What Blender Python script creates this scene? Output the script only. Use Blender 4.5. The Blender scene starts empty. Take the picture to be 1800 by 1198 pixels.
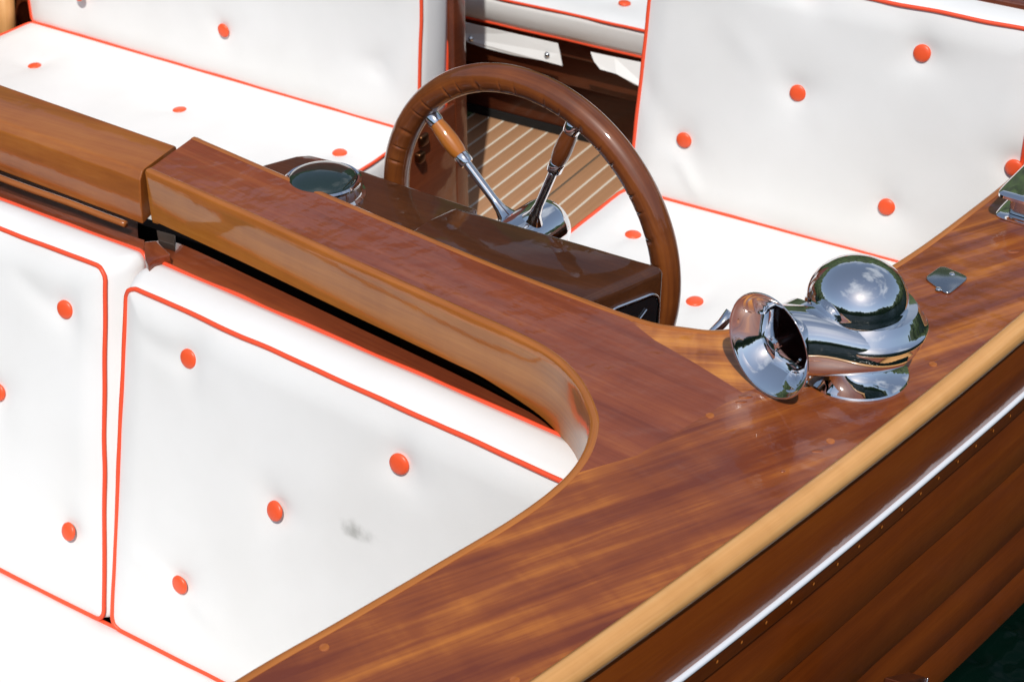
import bpy, bmesh, math, random
import numpy as np
from mathutils import Vector, Matrix
from mathutils import noise as mnoise
random.seed(4); rng = np.random.default_rng(4)
V = Vector; R = math.radians
scn = bpy.context.scene

# ------------------------------------------------------------------ camera
F = 2818.0; PITCH = R(33.1); AZ = R(30.9); H = 1.1
fw = V((math.cos(PITCH)*math.cos(AZ), math.cos(PITCH)*math.sin(AZ), -math.sin(PITCH)))
rt = V((math.sin(AZ), -math.cos(AZ), 0)); up = rt.cross(fw)
CAM = V((0, 0, H))
cd = bpy.data.cameras.new('camera'); cam = bpy.data.objects.new('camera', cd)
scn.collection.objects.link(cam); scn.camera = cam
cd.sensor_width = 36; cd.lens = F/1800*36; cd.clip_start = 0.05; cd.clip_end = 2000
cam.matrix_world = Matrix((( rt.x, up.x, -fw.x, CAM.x), (rt.y, up.y, -fw.y, CAM.y), (rt.z, up.z, -fw.z, CAM.z), (0, 0, 0, 1)))
cd.dof.use_dof = True; cd.dof.focus_distance = 2.12; cd.dof.aperture_fstop = 11

# measuring helpers: photo pixel -> point on a real plane of the boat
def ray(x, y): return fw*F + rt*(x-900) + up*(599-y)
def atz(x, y, z=0.0):
    d = ray(x, y); return CAM + d*((z-H)/d.z)
def atpl(x, y, p0, n):
    d = ray(x, y); return CAM + d*((p0-CAM).dot(n)/d.dot(n))

# ------------------------------------------------------------------ sky + sun
SUN_AZ = R(28.3); SUN_EL = R(53)          # light travels towards +X, a little +Y
w = bpy.data.worlds.new('World'); scn.world = w; w.use_nodes = True
nt = w.node_tree; nt.nodes.clear()
out = nt.nodes.new('ShaderNodeOutputWorld'); bg = nt.nodes.new('ShaderNodeBackground')
sky = nt.nodes.new('ShaderNodeTexSky'); sky.sky_type = 'NISHITA'; sky.sun_disc = False
sky.sun_elevation = SUN_EL
sd = V((-math.cos(SUN_AZ)*math.cos(SUN_EL), -math.sin(SUN_AZ)*math.cos(SUN_EL), math.sin(SUN_EL)))
sky.sun_rotation = math.atan2(sd.x, sd.y)
tc = nt.nodes.new('ShaderNodeTexCoord'); nz = nt.nodes.new('ShaderNodeTexNoise')
mpn = nt.nodes.new('ShaderNodeMapping'); mpn.inputs['Scale'].default_value = (1, 1, 2.2); mpn.inputs['Location'].default_value = (3.1, .4, .2)
nz.inputs['Scale'].default_value = 1.3; nz.inputs['Detail'].default_value = 7; nz.inputs['Roughness'].default_value = .58
rp = nt.nodes.new('ShaderNodeValToRGB'); rp.color_ramp.elements[0].position = .54; rp.color_ramp.elements[1].position = .78; rp.color_ramp.elements[0].color = (.09, .09, .09, 1)
mx = nt.nodes.new('ShaderNodeMixRGB'); mx.inputs['Color2'].default_value = (9, 9.4, 10, 1)
nt.links.new(tc.outputs['Generated'], mpn.inputs[0]); nt.links.new(mpn.outputs[0], nz.inputs['Vector'])
nt.links.new(nz.outputs['Fac'], rp.inputs[0]); nt.links.new(rp.outputs[0], mx.inputs['Fac'])
nt.links.new(sky.outputs[0], mx.inputs['Color1']); nt.links.new(mx.outputs[0], bg.inputs[0])
bg.inputs[1].default_value = 0.097; nt.links.new(bg.outputs[0], out.inputs[0])
sl = bpy.data.lights.new('sun', 'SUN'); so = bpy.data.objects.new('sun', sl); scn.collection.objects.link(so)
sl.energy = 3.3; sl.angle = R(0.5); sl.color = (1, .965, .91)
so.rotation_euler = (-sd).to_track_quat('-Z', 'Y').to_euler()
scn.view_settings.view_transform = 'Standard'; scn.view_settings.look = 'None'
scn.view_settings.exposure = 0.0; scn.view_settings.gamma = 1
scn.cycles.caustics_reflective = False; scn.cycles.caustics_refractive = False
scn.cycles.max_bounces = 8; scn.cycles.transmission_bounces = 6

# ------------------------------------------------------------------ object helpers
C = scn.collection
def put(o, parent=None):
    C.objects.link(o)
    if parent is not None:
        o.parent = parent
        o.matrix_parent_inverse = parent.matrix_world.inverted()
    return o
def thing(name, label, cat, loc, group=None):
    o = bpy.data.objects.new(name, None); o.location = loc; o.empty_display_size = .05
    o.matrix_world = Matrix.Translation(V(loc)); C.objects.link(o)
    o['label'] = label; o['category'] = cat
    if group: o['group'] = group
    return o
def mesh(name, verts, faces, mat, parent=None, smooth=True, uvs=None, loc=None, auto=None):
    me = bpy.data.meshes.new(name)
    me.from_pydata([tuple(v) for v in verts], [], [tuple(f) for f in faces])
    if uvs is not None:
        ul = me.uv_layers.new(name='UVMap')
        for lp in me.loops: ul.data[lp.index].uv = uvs[lp.vertex_index]
    me.validate(); me.update()
    if isinstance(mat, (list, tuple)):
        for m in mat: me.materials.append(m)
    else: me.materials.append(mat)
    bm = bmesh.new(); bm.from_mesh(me); bmesh.ops.recalc_face_normals(bm, faces=bm.faces[:]); bm.to_mesh(me); bm.free()
    me.polygons.foreach_set('use_smooth', [smooth]*len(me.polygons))
    if auto is not None: me.set_sharp_from_angle(angle=R(auto))
    o = bpy.data.objects.new(name, me); put(o, parent)
    return o
def bevel(o, w, seg=3, ang=30):
    m = o.modifiers.new('bevel', 'BEVEL'); m.width = w; m.segments = seg; m.limit_method = 'ANGLE'; m.angle_limit = R(ang)
    m.harden_normals = False
    return o

def frames(path, closed, upv=None):
    n = len(path); T = []
    for i in range(n):
        a = path[(i-1) % n] if (closed or i > 0) else path[i]
        b = path[(i+1) % n] if (closed or i < n-1) else path[i]
        T.append((b-a).normalized())
    if upv is not None:
        fr = []
        for t in T:
            s = t.cross(upv).normalized(); fr.append((s, s.cross(t).normalized()))
        return fr
    ref = V((0, 0, 1)) if abs(T[0].z) < .9 else V((1, 0, 0))
    s = T[0].cross(ref).normalized(); fr = []
    for i, t in enumerate(T):
        s = (s - t*s.dot(t)).normalized(); fr.append((s, t.cross(s)))
    if closed:  # spread the twist
        s0 = fr[0][0]; t = T[0]; se = (fr[-1][0]-t*fr[-1][0].dot(t)).normalized()
        ang = math.atan2(se.cross(s0).dot(t), se.dot(s0))
        fr = [((a*math.cos(ang*i/n)+b*math.sin(ang*i/n)), (b*math.cos(ang*i/n)-a*math.sin(ang*i/n))) for i, (a, b) in enumerate(fr)]
    return fr
def sweep(name, path, prof, mat, parent=None, closed=False, pclosed=True, upv=None, cap=True, smooth=True, auto=None, sc=None):
    """prof: list of (a,b) or fn(i)->list; a along side vector, b along up vector"""
    path = [V(p) for p in path]; n = len(path); fr = frames(path, closed, upv)
    vs = []; uv = []; L = 0
    for i in range(n):
        pr = prof(i) if callable(prof) else prof
        if i: L += (path[i]-path[i-1]).length
        q = 0
        for k, (a, b) in enumerate(pr):
            if k: q += math.hypot(a-pr[k-1][0], b-pr[k-1][1])
            vs.append(path[i]+fr[i][0]*a+fr[i][1]*b); uv.append((L, q))
    m = len(pr); fs = []
    for i in range(n if closed else n-1):
        j = (i+1) % n
        for k in range(m if pclosed else m-1):
            l = (k+1) % m
            fs.append((i*m+k, i*m+l, j*m+l, j*m+k))
    if cap and not closed and pclosed:
        fs.append(tuple(range(m))); fs.append(tuple(range((n-1)*m, n*m)))
    return mesh(name, vs, fs, mat, parent, smooth, uv, auto=auto)
def circ(r, n=10): return [(r*math.cos(2*math.pi*k/n), r*math.sin(2*math.pi*k/n)) for k in range(n)]
def tube(name, path, r, mat, parent=None, closed=False, n=10, **k):
    if callable(r): return sweep(name, path, lambda i: circ(r(i), n), mat, parent, closed, **k)
    return sweep(name, path, circ(r, n), mat, parent, closed, **k)
def lathe(name, prof, mat, parent=None, center=V((0, 0, 0)), axis=V((0, 0, 1)), n=48, smooth=True, auto=40, capends=False):
    ax = axis.normalized(); a = ax.orthogonal().normalized(); b = ax.cross(a)
    vs = []; fs = []; m = len(prof)
    for i in range(n):
        t = 2*math.pi*i/n; d = a*math.cos(t)+b*math.sin(t)
        for (r, z) in prof: vs.append(center+d*r+ax*z)
    for i in range(n):
        j = (i+1) % n
        for k in range(m-1): fs.append((i*m+k, i*m+k+1, j*m+k+1, j*m+k))
    return weld(mesh(name, vs, fs, mat, parent, smooth, auto=None), auto)
def weld(o, auto=None):
    bm = bmesh.new(); bm.from_mesh(o.data); bmesh.ops.remove_doubles(bm, verts=bm.verts[:], dist=1e-6)
    bmesh.ops.recalc_face_normals(bm, faces=bm.faces[:]); bm.to_mesh(o.data); bm.free()
    o.data.polygons.foreach_set('use_smooth', [True]*len(o.data.polygons))
    if auto is not None: o.data.set_sharp_from_angle(angle=R(auto))
    return o
def box(name, x0, x1, y0, y1, z0, z1, mat, parent=None, bv=0.0):
    vs = [(x, y, z) for x in (x0, x1) for y in (y0, y1) for z in (z0, z1)]
    fs = [(0, 1, 3, 2), (4, 6, 7, 5), (0, 4, 5, 1), (2, 3, 7, 6), (0, 2, 6, 4), (1, 5, 7, 3)]
    o = mesh(name, vs, fs, mat, parent, smooth=False)
    if bv: bevel(o, bv, 2); o.data.polygons.foreach_set('use_smooth', [True]*6)
    return o
def prism(name, poly, z0, z1, mat, parent=None, bv=0.0, seg=3):
    """poly: plan polygon [(x,y)..]; z0/z1 floats or per-vertex lists"""
    n = len(poly); zt = z1 if isinstance(z1, (list, tuple)) else [z1]*n; zb = z0 if isinstance(z0, (list, tuple)) else [z0]*n
    vs = [(p[0], p[1], zb[i]) for i, p in enumerate(poly)]+[(p[0], p[1], zt[i]) for i, p in enumerate(poly)]
    fs = [tuple(range(n))[::-1], tuple(range(n, 2*n))]+[(i, (i+1) % n, n+(i+1) % n, n+i) for i in range(n)]
    o = mesh(name, vs, fs, mat, parent, smooth=False)
    if bv: bevel(o, bv, seg); o.data.polygons.foreach_set('use_smooth', [True]*len(o.data.polygons))
    return o
def catmull(pts, per=8):
    pts = [V(p) for p in pts]; o = []
    for i in range(len(pts)-1):
        p0 = pts[max(i-1, 0)]; p1 = pts[i]; p2 = pts[i+1]; p3 = pts[min(i+2, len(pts)-1)]
        for k in range(per):
            t = k/per
            o.append(.5*((2*p1)+(p2-p0)*t+(2*p0-5*p1+4*p2-p3)*t*t+(3*p1-p0-3*p2+p3)*t**3))
    o.append(pts[-1]); return o

# ------------------------------------------------------------------ materials
def newmat(name):
    m = bpy.data.materials.new(name); m.use_nodes = True; n = m.node_tree
    b = n.nodes['Principled BSDF']; return m, n, b
def N(nt, t, **kw):
    x = nt.nodes.new(t)
    for k, v in kw.items():
        if k in x.inputs: x.inputs[k].default_value = v
        else: setattr(x, k, v)
    return x
def wood(name, dark, mid, light, ang=0.0, coord='Object', coat=1.0, fig=.5, wav=.02, vertical=False, sc=1.0, band=14., fine=190., coatr=.03, rough=.4, stops=(.34, .52, .70), pw=.26):
    """varnished wood, grain along local x after turning by ang (radians, about z)"""
    m, n, b = newmat(name); L = n.links.new
    tc = N(n, 'ShaderNodeTexCoord'); mp = N(n, 'ShaderNodeMapping')
    mp.inputs['Rotation'].default_value = (0, 0, -ang)
    L(tc.outputs[coord], mp.inputs[0])
    def noise(scale3, detail, rough, dist=0.0):
        a = N(n, 'ShaderNodeMapping'); a.inputs['Scale'].default_value = scale3; L(mp.outputs[0], a.inputs[0])
        z = N(n, 'ShaderNodeTexNoise'); z.inputs['Scale'].default_value = 1; z.inputs['Detail'].default_value = detail
        z.inputs['Roughness'].default_value = rough; z.inputs['Distortion'].default_value = dist
        L(a.outputs[0], z.inputs['Vector']); return z.outputs['Fac']
    bands = noise((1.3*sc, band*sc, band*sc), 4, .55, .35)
    figure = noise((22*sc, 5*sc, 9*sc), 3, .6, .6)
    pores = noise((9*sc, fine*sc, fine*sc), 3, .6)
    blot = noise((5*sc, 7*sc, 7*sc), 4, .6)
    def mad(a, ma, c):
        x = N(n, 'ShaderNodeMath', operation='MULTIPLY_ADD'); L(a, x.inputs[0]); x.inputs[1].default_value = ma
        if isinstance(c, (int, float)): x.inputs[2].default_value = c
        else: L(c, x.inputs[2])
        return x.outputs[0]
    s = mad(figure, .34*fig, mad(pores, pw, mad(bands, .62, mad(blot, .18, -.17*fig-.03+(.26-pw)*.5))))
    rp = N(n, 'ShaderNodeValToRGB'); cr = rp.color_ramp
    cr.elements[0].position = stops[0]; cr.elements[0].color = (*dark, 1)
    cr.elements[1].position = stops[2]; cr.elements[1].color = (*light, 1)
    e = cr.elements.new(stops[1]); e.color = (*mid, 1)
    L(s, rp.inputs[0]); L(rp.outputs[0], b.inputs['Base Color'])
    b.inputs['Roughness'].default_value = rough
    b.inputs['Coat Weight'].default_value = coat; b.inputs['Coat Roughness'].default_value = coatr; b.inputs['Coat IOR'].default_value = 1.5
    b.inputs['Specular IOR Level'].default_value = .25
    w1 = N(n, 'ShaderNodeTexNoise'); w1.inputs['Scale'].default_value = 9; w1.inputs['Detail'].default_value = 3
    L(tc.outputs['Object'], w1.inputs['Vector'])
    w2 = N(n, 'ShaderNodeTexNoise'); w2.inputs['Scale'].default_value = 60; w2.inputs['Detail'].default_value = 4
    L(tc.outputs['Object'], w2.inputs['Vector'])
    hh = mad(w1.outputs['Fac'], 1.0, mad(w2.outputs['Fac'], .08, mad(pores, .02, 0.0)))
    bu = N(n, 'ShaderNodeBump'); bu.inputs['Strength'].default_value = 1; bu.inputs['Distance'].default_value = wav
    L(hh, bu.inputs['Height']); L(bu.outputs[0], b.inputs['Coat Normal'])
    bu2 = N(n, 'ShaderNodeBump'); bu2.inputs['Strength'].default_value = .25; bu2.inputs['Distance'].default_value = .001
    L(pores, bu2.inputs['Height']); L(bu2.outputs[0], b.inputs['Normal'])
    return m
def plain(name, col, rough=.5, metal=0., coat=0., bump=0., bscale=200., var=0.):
    m, n, b = newmat(name); L = n.links.new
    b.inputs['Base Color'].default_value = (*col, 1); b.inputs['Roughness'].default_value = rough
    b.inputs['Metallic'].default_value = metal; b.inputs['Coat Weight'].default_value = coat
    tc = N(n, 'ShaderNodeTexCoord')
    if var:
        z = N(n, 'ShaderNodeTexNoise'); z.inputs['Scale'].default_value = 14; z.inputs['Detail'].default_value = 5; L(tc.outputs['Object'], z.inputs['Vector'])
        mr = N(n, 'ShaderNodeMapRange'); mr.inputs[3].default_value = 1-var; mr.inputs[4].default_value = 1+var*.3; L(z.outputs['Fac'], mr.inputs[0])
        mm = N(n, 'ShaderNodeMixRGB', blend_type='MULTIPLY'); mm.inputs[0].default_value = 1; mm.inputs[1].default_value = (*col, 1)
        L(mr.outputs[0], mm.inputs[2]); L(mm.outputs[0], b.inputs['Base Color'])
    if bump:
        z = N(n, 'ShaderNodeTexNoise'); z.inputs['Scale'].default_value = bscale; z.inputs['Detail'].default_value = 3; L(tc.outputs['Object'], z.inputs['Vector'])
        bu = N(n, 'ShaderNodeBump'); bu.inputs['Distance'].default_value = bump; L(z.outputs['Fac'], bu.inputs['Height']); L(bu.outputs[0], b.inputs['Normal'])
    return m
BEAM_DIR = math.atan2(1.0, .155)
M_beam = wood('mahogany_beam_top', (.165, .036, .016), (.255, .062, .024), (.37, .108, .034), ang=BEAM_DIR, fig=.35, band=26, wav=.004, coatr=.05)
M_deck = wood('mahogany_side_deck', (.165, .035, .013), (.275, .070, .017), (.56, .185, .028), pw=.15, ang=R(-31), fig=.34, band=27, wav=.005, coatr=.05, stops=(.41, .51, .63))
M_decka = wood('mahogany_deck_corner', (.25, .062, .014), (.46, .145, .026), (.70, .27, .05), ang=R(-65), fig=1.2, band=26, stops=(.36, .50, .64), wav=.005, coatr=.05)
M_trim = wood('mahogany_trim', (.28, .080, .014), (.42, .135, .022), (.55, .20, .04), coord='UV', fig=.25, band=30, wav=.002, coatr=.05)
M_face = wood('mahogany_beam_face', (.27, .085, .013), (.40, .145, .022), (.50, .20, .036), coord='UV', fig=.35, band=20, wav=.0008, coatr=.06)
M_lid = wood('mahogany_lid', (.24, .068, .012), (.34, .105, .018), (.42, .15, .028), ang=R(94), fig=.35, band=14, wav=.0008, coatr=.06)
M_board = wood('mahogany_board', (.13, .026, .010), (.22, .050, .016), (.32, .085, .022), ang=BEAM_DIR, fig=.25, band=18, wav=.004, coatr=.06)
M_dash = wood('dark_stained_mahogany', (.038, .011, .0035), (.064, .019, .005), (.10, .031, .008), ang=R(90), fig=.3, band=14, wav=.0015, coatr=.015, rough=.5)
M_hull = wood('mahogany_hull', (.15, .028, .004), (.225, .047, .005), (.30, .074, .007), ang=R(-14), fig=.2, band=14, wav=.003, coatr=.06)
M_rail = wood('ash_rub_rail', (.56, .27, .085), (.68, .35, .125), (.78, .45, .18), coord='UV', fig=.5, band=70, wav=.001, coat=.5, coatr=.15)
M_inner = wood('interior_mahogany', (.10, .022, .008), (.16, .036, .012), (.22, .055, .016), ang=0, fig=.25, band=14, wav=.003, coatr=.08)
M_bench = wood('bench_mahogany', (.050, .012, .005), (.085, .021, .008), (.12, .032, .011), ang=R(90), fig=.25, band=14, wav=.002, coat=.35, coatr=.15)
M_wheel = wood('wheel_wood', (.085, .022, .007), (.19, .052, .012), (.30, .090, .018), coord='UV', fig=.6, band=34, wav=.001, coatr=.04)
M_grip = wood('spoke_grip_wood', (.34, .10, .014), (.46, .15, .02), (.56, .20, .028), fig=.4, coord='UV', band=50, wav=.0005, coatr=.04)
M_teak = wood('teak_plank', (.40, .21, .105), (.47, .25, .13), (.53, .295, .16), ang=0, fig=.1, band=60, fine=500, wav=0, coat=0, rough=.65)
M_chrome = plain('polished_chrome', (.90, .91, .92), .025, 1, bump=.00002, bscale=90)
M_chrome2 = plain('worn_chrome', (.55, .57, .58), .16, 1, bump=.00005, bscale=60)
M_bronze = plain('dull_bronze', (.16, .07, .03), .35, 1)
M_pipe = plain('orange_piping', (.86, .085, .028), .45, bump=.0002, bscale=500)
M_button = plain('orange_button', (.90, .105, .03), .38, var=.08)
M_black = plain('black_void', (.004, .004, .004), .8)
M_rubber = plain('black_enamel', (.01, .01, .012), .12, coat=1)
M_caulk = plain('white_caulk', (.74, .68, .56), .6)
M_caulkd = plain('dark_hatch_seam', (.10, .085, .06), .7)
M_white = plain('white_enamel', (.74, .78, .84), .25, coat=.6)
M_grey = plain('grey_steel', (.10, .075, .06), .45, .6)
M_plug = wood('plug_wood', (.36, .10, .024), (.42, .125, .028), (.48, .15, .035), fig=.2, band=200)

def vinyl(name, spot=None):
    m, n, b = newmat(name); L = n.links.new
    tc = N(n, 'ShaderNodeTexCoord')
    z = N(n, 'ShaderNodeTexNoise'); z.inputs['Scale'].default_value = 6; z.inputs['Detail'].default_value = 5; L(tc.outputs['Object'], z.inputs['Vector'])
    rp = N(n, 'ShaderNodeValToRGB'); rp.color_ramp.elements[0].position = .3; rp.color_ramp.elements[1].position = .65
    rp.color_ramp.elements[0].color = (.80, .795, .775, 1); rp.color_ramp.elements[1].color = (.84, .838, .822, 1)
    L(z.outputs['Fac'], rp.inputs[0]); col = rp.outputs[0]
    if spot is not None:
        for (p, r, dark) in spot:
            vm = N(n, 'ShaderNodeVectorMath', operation='SUBTRACT'); L(tc.outputs['Object'], vm.inputs[0]); vm.inputs[1].default_value = p
            sc = N(n, 'ShaderNodeVectorMath', operation='MULTIPLY'); L(vm.outputs[0], sc.inputs[0]); sc.inputs[1].default_value = (1/r, .55/r, 1/r)
            ln = N(n, 'ShaderNodeVectorMath', operation='LENGTH'); L(sc.outputs[0], ln.inputs[0])
            nz = N(n, 'ShaderNodeTexNoise'); nz.inputs['Scale'].default_value = 34; nz.inputs['Detail'].default_value = 4; L(tc.outputs['Object'], nz.inputs['Vector'])
            ad = N(n, 'ShaderNodeMath', operation='MULTIPLY_ADD'); L(nz.outputs['Fac'], ad.inputs[0]); ad.inputs[1].default_value = 1.1; L(ln.outputs['Value'], ad.inputs[2])
            mr = N(n, 'ShaderNodeMapRange'); mr.interpolation_type = 'SMOOTHSTEP'; mr.inputs[1].default_value = .75; mr.inputs[2].default_value = 1.7; mr.inputs[3].default_value = dark; mr.inputs[4].default_value = 0
            L(ad.outputs[0], mr.inputs[0])
            mm = N(n, 'ShaderNodeMixRGB'); L(mr.outputs[0], mm.inputs[0]); L(col, mm.inputs[1]); mm.inputs[2].default_value = (.16, .16, .13, 1); col = mm.outputs[0]
    L(col, b.inputs['Base Color'])
    b.inputs['Roughness'].default_value = .5; b.inputs['Specular IOR Level'].default_value = .35
    g = N(n, 'ShaderNodeTexNoise'); g.inputs['Scale'].default_value = 450; g.inputs['Detail'].default_value = 2; L(tc.outputs['Object'], g.inputs['Vector'])
    g2 = N(n, 'ShaderNodeTexNoise'); g2.inputs['Scale'].default_value = 7; g2.inputs['Detail'].default_value = 3; L(tc.outputs['Object'], g2.inputs['Vector'])
    b1 = N(n, 'ShaderNodeBump'); b1.inputs['Distance'].default_value = .00012; L(g.outputs['Fac'], b1.inputs['Height'])
    b2 = N(n, 'ShaderNodeBump'); b2.inputs['Distance'].default_value = .006; b2.inputs['Strength'].default_value = .22; L(g2.outputs['Fac'], b2.inputs['Height']); L(b1.outputs[0], b2.inputs['Normal'])
    L(b2.outputs[0], b.inputs['Normal'])
    return m
M_vinyl = vinyl('white_vinyl')

# ------------------------------------------------------------------ cushions
BR = .0152
def smooth01(x): x = np.clip(x, 0, 1); return x*x*(3-2*x)
def cushion(name, label, cat, quad, back, buttons, puff=.009, rad=.03, nu=130, nv=90, pipe=.0037, group=None, seed=0, amp=.008, mat=None, folds=(), backpipe=True, group_b=None):
    """quad: corners P00,P10,P11,P01 of the visible face; back: vector to the rear face; buttons: points on the face"""
    P = [V(p) for p in quad]; back = V(back)
    nrm = (P[1]-P[0]).cross(P[3]-P[0]).normalized()
    if nrm.dot(back) > 0: nrm = -nrm
    lu = ((P[1]-P[0]).length+(P[2]-P[3]).length)/2; lv = ((P[3]-P[0]).length+(P[2]-P[1]).length)/2
    ctr = (P[0]+P[1]+P[2]+P[3])/4+back
    t = thing(name, label, cat, ctr, 'white back cushions with orange piping' if name == 'back_cushion' else 'white seat cushions with orange piping')
    def bil(u, v): return P[0]*((1-u)*(1-v))+P[1]*(u*(1-v))+P[2]*(u*v)+P[3]*((1-u)*v)
    def rmap(x, y):          # square metres coords -> rounded corners
        cx = rad if x < rad else (lu-rad if x > lu-rad else None)
        cy = rad if y < rad else (lv-rad if y > lv-rad else None)
        if cx is None or cy is None: return x, y
        dx = x-cx; dy = y-cy; L = math.hypot(dx, dy)
        if L < 1e-9: return x, y
        k = max(abs(dx), abs(dy))/L
        return cx+dx*k, cy+dy*k
    bt = [V(b) for b in buttons]
    us = np.unique(np.concatenate([np.linspace(0, rad, 6), np.linspace(rad, lu-rad, nu), np.linspace(lu-rad, lu, 6)]))
    vsn = np.unique(np.concatenate([np.linspace(0, rad, 6), np.linspace(rad, lv-rad, nv), np.linspace(lv-rad, lv, 6)]))
    vs = []; idx = {}
    foldl = [(V(a), V(b), wd, am) for a, b, wd, am in folds]
    for i, x in enumerate(us):
        for j, y in enumerate(vsn):
            xx, yy = rmap(x, y); p = bil(xx/lu, yy/lv)
            e = min(xx, lu-xx, yy, lv-yy)
            hgt = puff*math.sin(math.pi/2*min(1, e/.05))*(1+.15*mnoise.noise(p*4+V((seed, 0, 0))))
            fl = 1.0 if e > .02 else max(e/.02, 0)
            hgt += .0016*fl*mnoise.noise(p*9+V((seed*3.1, 1, 2)))
            dd = 0
            for q, b0 in enumerate(bt):
                d = (p-b0).length
                if d < .16:
                    a = math.atan2((p-b0).z+(p-b0).x*.4, (p-b0).y)
                    dd += amp*math.exp(-(max(d-BR*1.05, 0)/.026)**1.25)+.0011*float(smooth01(np.array((d-BR)/.03)))*math.exp(-(d/.07)**2)*math.sin(a*3+q*2.1+seed)
            hgt -= dd
            for a, b, wd, am in foldl:
                ab = b-a; tt = max(0, min(1, (p-a).dot(ab)/ab.dot(ab))); q0 = a+ab*tt; d = (p-q0).length
                hgt += am*math.exp(-(d/wd)**2)*math.sin(math.pi*min(max(tt, .02), .98))*fl
            vs.append(p+nrm*hgt); idx[i, j] = len(vs)-1
    nx, ny = len(us), len(vsn); fs = []
    for i in range(nx-1):
        for j in range(ny-1): fs.append((idx[i, j], idx[i+1, j], idx[i+1, j+1], idx[i, j+1]))
    loop = [(i, 0) for i in range(nx)]+[(nx-1, j) for j in range(1, ny)]+[(i, ny-1) for i in range(nx-2, -1, -1)]+[(0, j) for j in range(ny-2, 0, -1)]
    ring = [idx[k] for k in loop]; rp = [vs[k].copy() for k in ring]; cen = sum(rp, V((0, 0, 0)))/len(rp)
    prev = ring; K = 5
    for k in range(1, K+1):
        cur = []
        for r_, p in zip(ring, rp):
            o_ = (p-cen); o_ -= nrm*o_.dot(nrm); o_.normalize()
            bul = .009*math.sin(math.pi*k/K)
            vs.append(p+back*(k/K)+o_*bul); cur.append(len(vs)-1)
        for a in range(len(ring)):
            b = (a+1) % len(ring); fs.append((prev[a], prev[b], cur[b], cur[a]))
        prev = cur
    fs.append(tuple(prev))
    mesh('cover', vs, fs, mat or M_vinyl, t)
    step = max(1, len(rp)//140)
    def pipepath(off):
        pts = [rp[k]+off for k in range(0, len(rp), step)]
        return [p+V((mnoise.noise(p*22), mnoise.noise(p*22+V((5, 5, 5))), mnoise.noise(p*22+V((9, 9, 9)))))*.0009 for p in pts]
    # keep corner points dense
    def dense(off):
        pts = []
        last = None
        for p in rp:
            if last is None or (p-last).length > .004: pts.append(p+off); last = p
        return [p+V((mnoise.noise(p*14), mnoise.noise(p*14+V((5, 5, 5))), mnoise.noise(p*14+V((9, 9, 9)))))*.0016 for p in pts]
    tube('piping', dense(nrm*.0008), pipe, M_pipe, t, closed=True, n=8)
    if backpipe: tube('piping', dense(back), pipe, M_pipe, t, closed=True, n=8)
    for b0 in bt:
        prof = [(0, .0032), (BR*.55, .003), (BR*.85, .0018), (BR*.98, 0), (BR, -.002), (BR*.8, -.005)]
        u_ = (puff-amp+.0012)
        tilt = nrm+V((random.uniform(-.12, .12), random.uniform(-.12, .12), random.uniform(-.12, .12)))
        lathe('button', prof, M_button, t, center=b0+nrm*u_, axis=tilt, n=24, auto=None)
    return t

def seatplane_pts(pixels, z): return [atz(x, y, z) for x, y in pixels]

# forward cockpit back rests: faces lean 14 degrees
ZT, ZB = -.11, -.66
def leanpt(y, z, xb, zb, lean): return V((xb+(z-zb)*math.tan(lean), y, z))
# right one (towards the camera side)
fr_tl = V((1.432, 1.512, ZT)); fr_tr = V((1.345, .62, ZT)); fr_bl = V((1.286, 1.506, ZB)); fr_br = V((1.262, .62, ZB))
n_f = (fr_tr-fr_tl).cross(fr_bl-fr_tl).normalized()
if n_f.x > 0: n_f = -n_f
B = lambda L, p0, n: [atpl(x, y, p0, n) for x, y in L]
c0 = fr_tl
btn = B([(330, 631), (700, 816), (481, 898), (314, 1028)], c0+n_f*.003, n_f)
btn = [b-n_f*.003 for b in btn]
stain = atpl(609, 940, c0+n_f*.012, n_f)
cushion('back_cushion', 'white buttoned back cushion with a grey smudge, under the curved corner of the mahogany beam', 'cushion',
        [fr_tl, fr_tr, fr_br, fr_bl], (.072, .014, .004), btn, seed=1, mat=vinyl('white_vinyl_stained', [(stain, .022, .95), (atpl(862, 922, c0+n_f*.012, n_f), .006, .25)]), rad=.022, nu=190, nv=140,
        folds=[(atpl(225, 960, c0, n_f), atpl(400, 1120, c0, n_f), .02, .0035), (atpl(240, 580, c0, n_f), atpl(330, 640, c0, n_f), .02, -.003), (atpl(240, 520, c0, n_f), atpl(380, 700, c0, n_f), .03, .002)])
fl_tr = V((1.452, 1.572, ZT)); fl_tl = V((1.475, 2.25, ZT)); fl_br = V((1.287, 1.524, ZB)); fl_bl = V((1.30, 2.25, ZB))
n_g = (fl_tr-fl_tl).cross(fl_bl-fl_tl).normalized()
if n_g.x > 0: n_g = -n_g
c1 = fl_tr
btn = [b-n_g*.006 for b in B([(110, 545), (116, 935), (-8, 690)], c1+n_g*.006, n_g)]
cushion('back_cushion', 'white buttoned back cushion cut off by the left edge, below the mahogany lid', 'cushion',
        [fl_tl, fl_tr, fl_br, fl_bl], (.060, -.030, .004), btn, seed=2, rad=.018, nu=150, nv=120,
        folds=[(atpl(20, 950, c1, n_g), atpl(185, 1060, c1, n_g), .02, .003), (atpl(20, 470, c1, n_g), atpl(110, 550, c1, n_g), .02, -.003)])
# forward seat cushion, its rear edge runs under the two back rests
cushion('seat_cushion', 'plain white seat cushion in the bottom left corner, below the nearest back cushions', 'cushion',
        [(.55, 2.3, -.664), (1.298, 2.3, -.664), (1.276, .62, -.664), (.55, .62, -.664)], (0, 0, -.09), [], seed=3, puff=.012, rad=.02)

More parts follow.
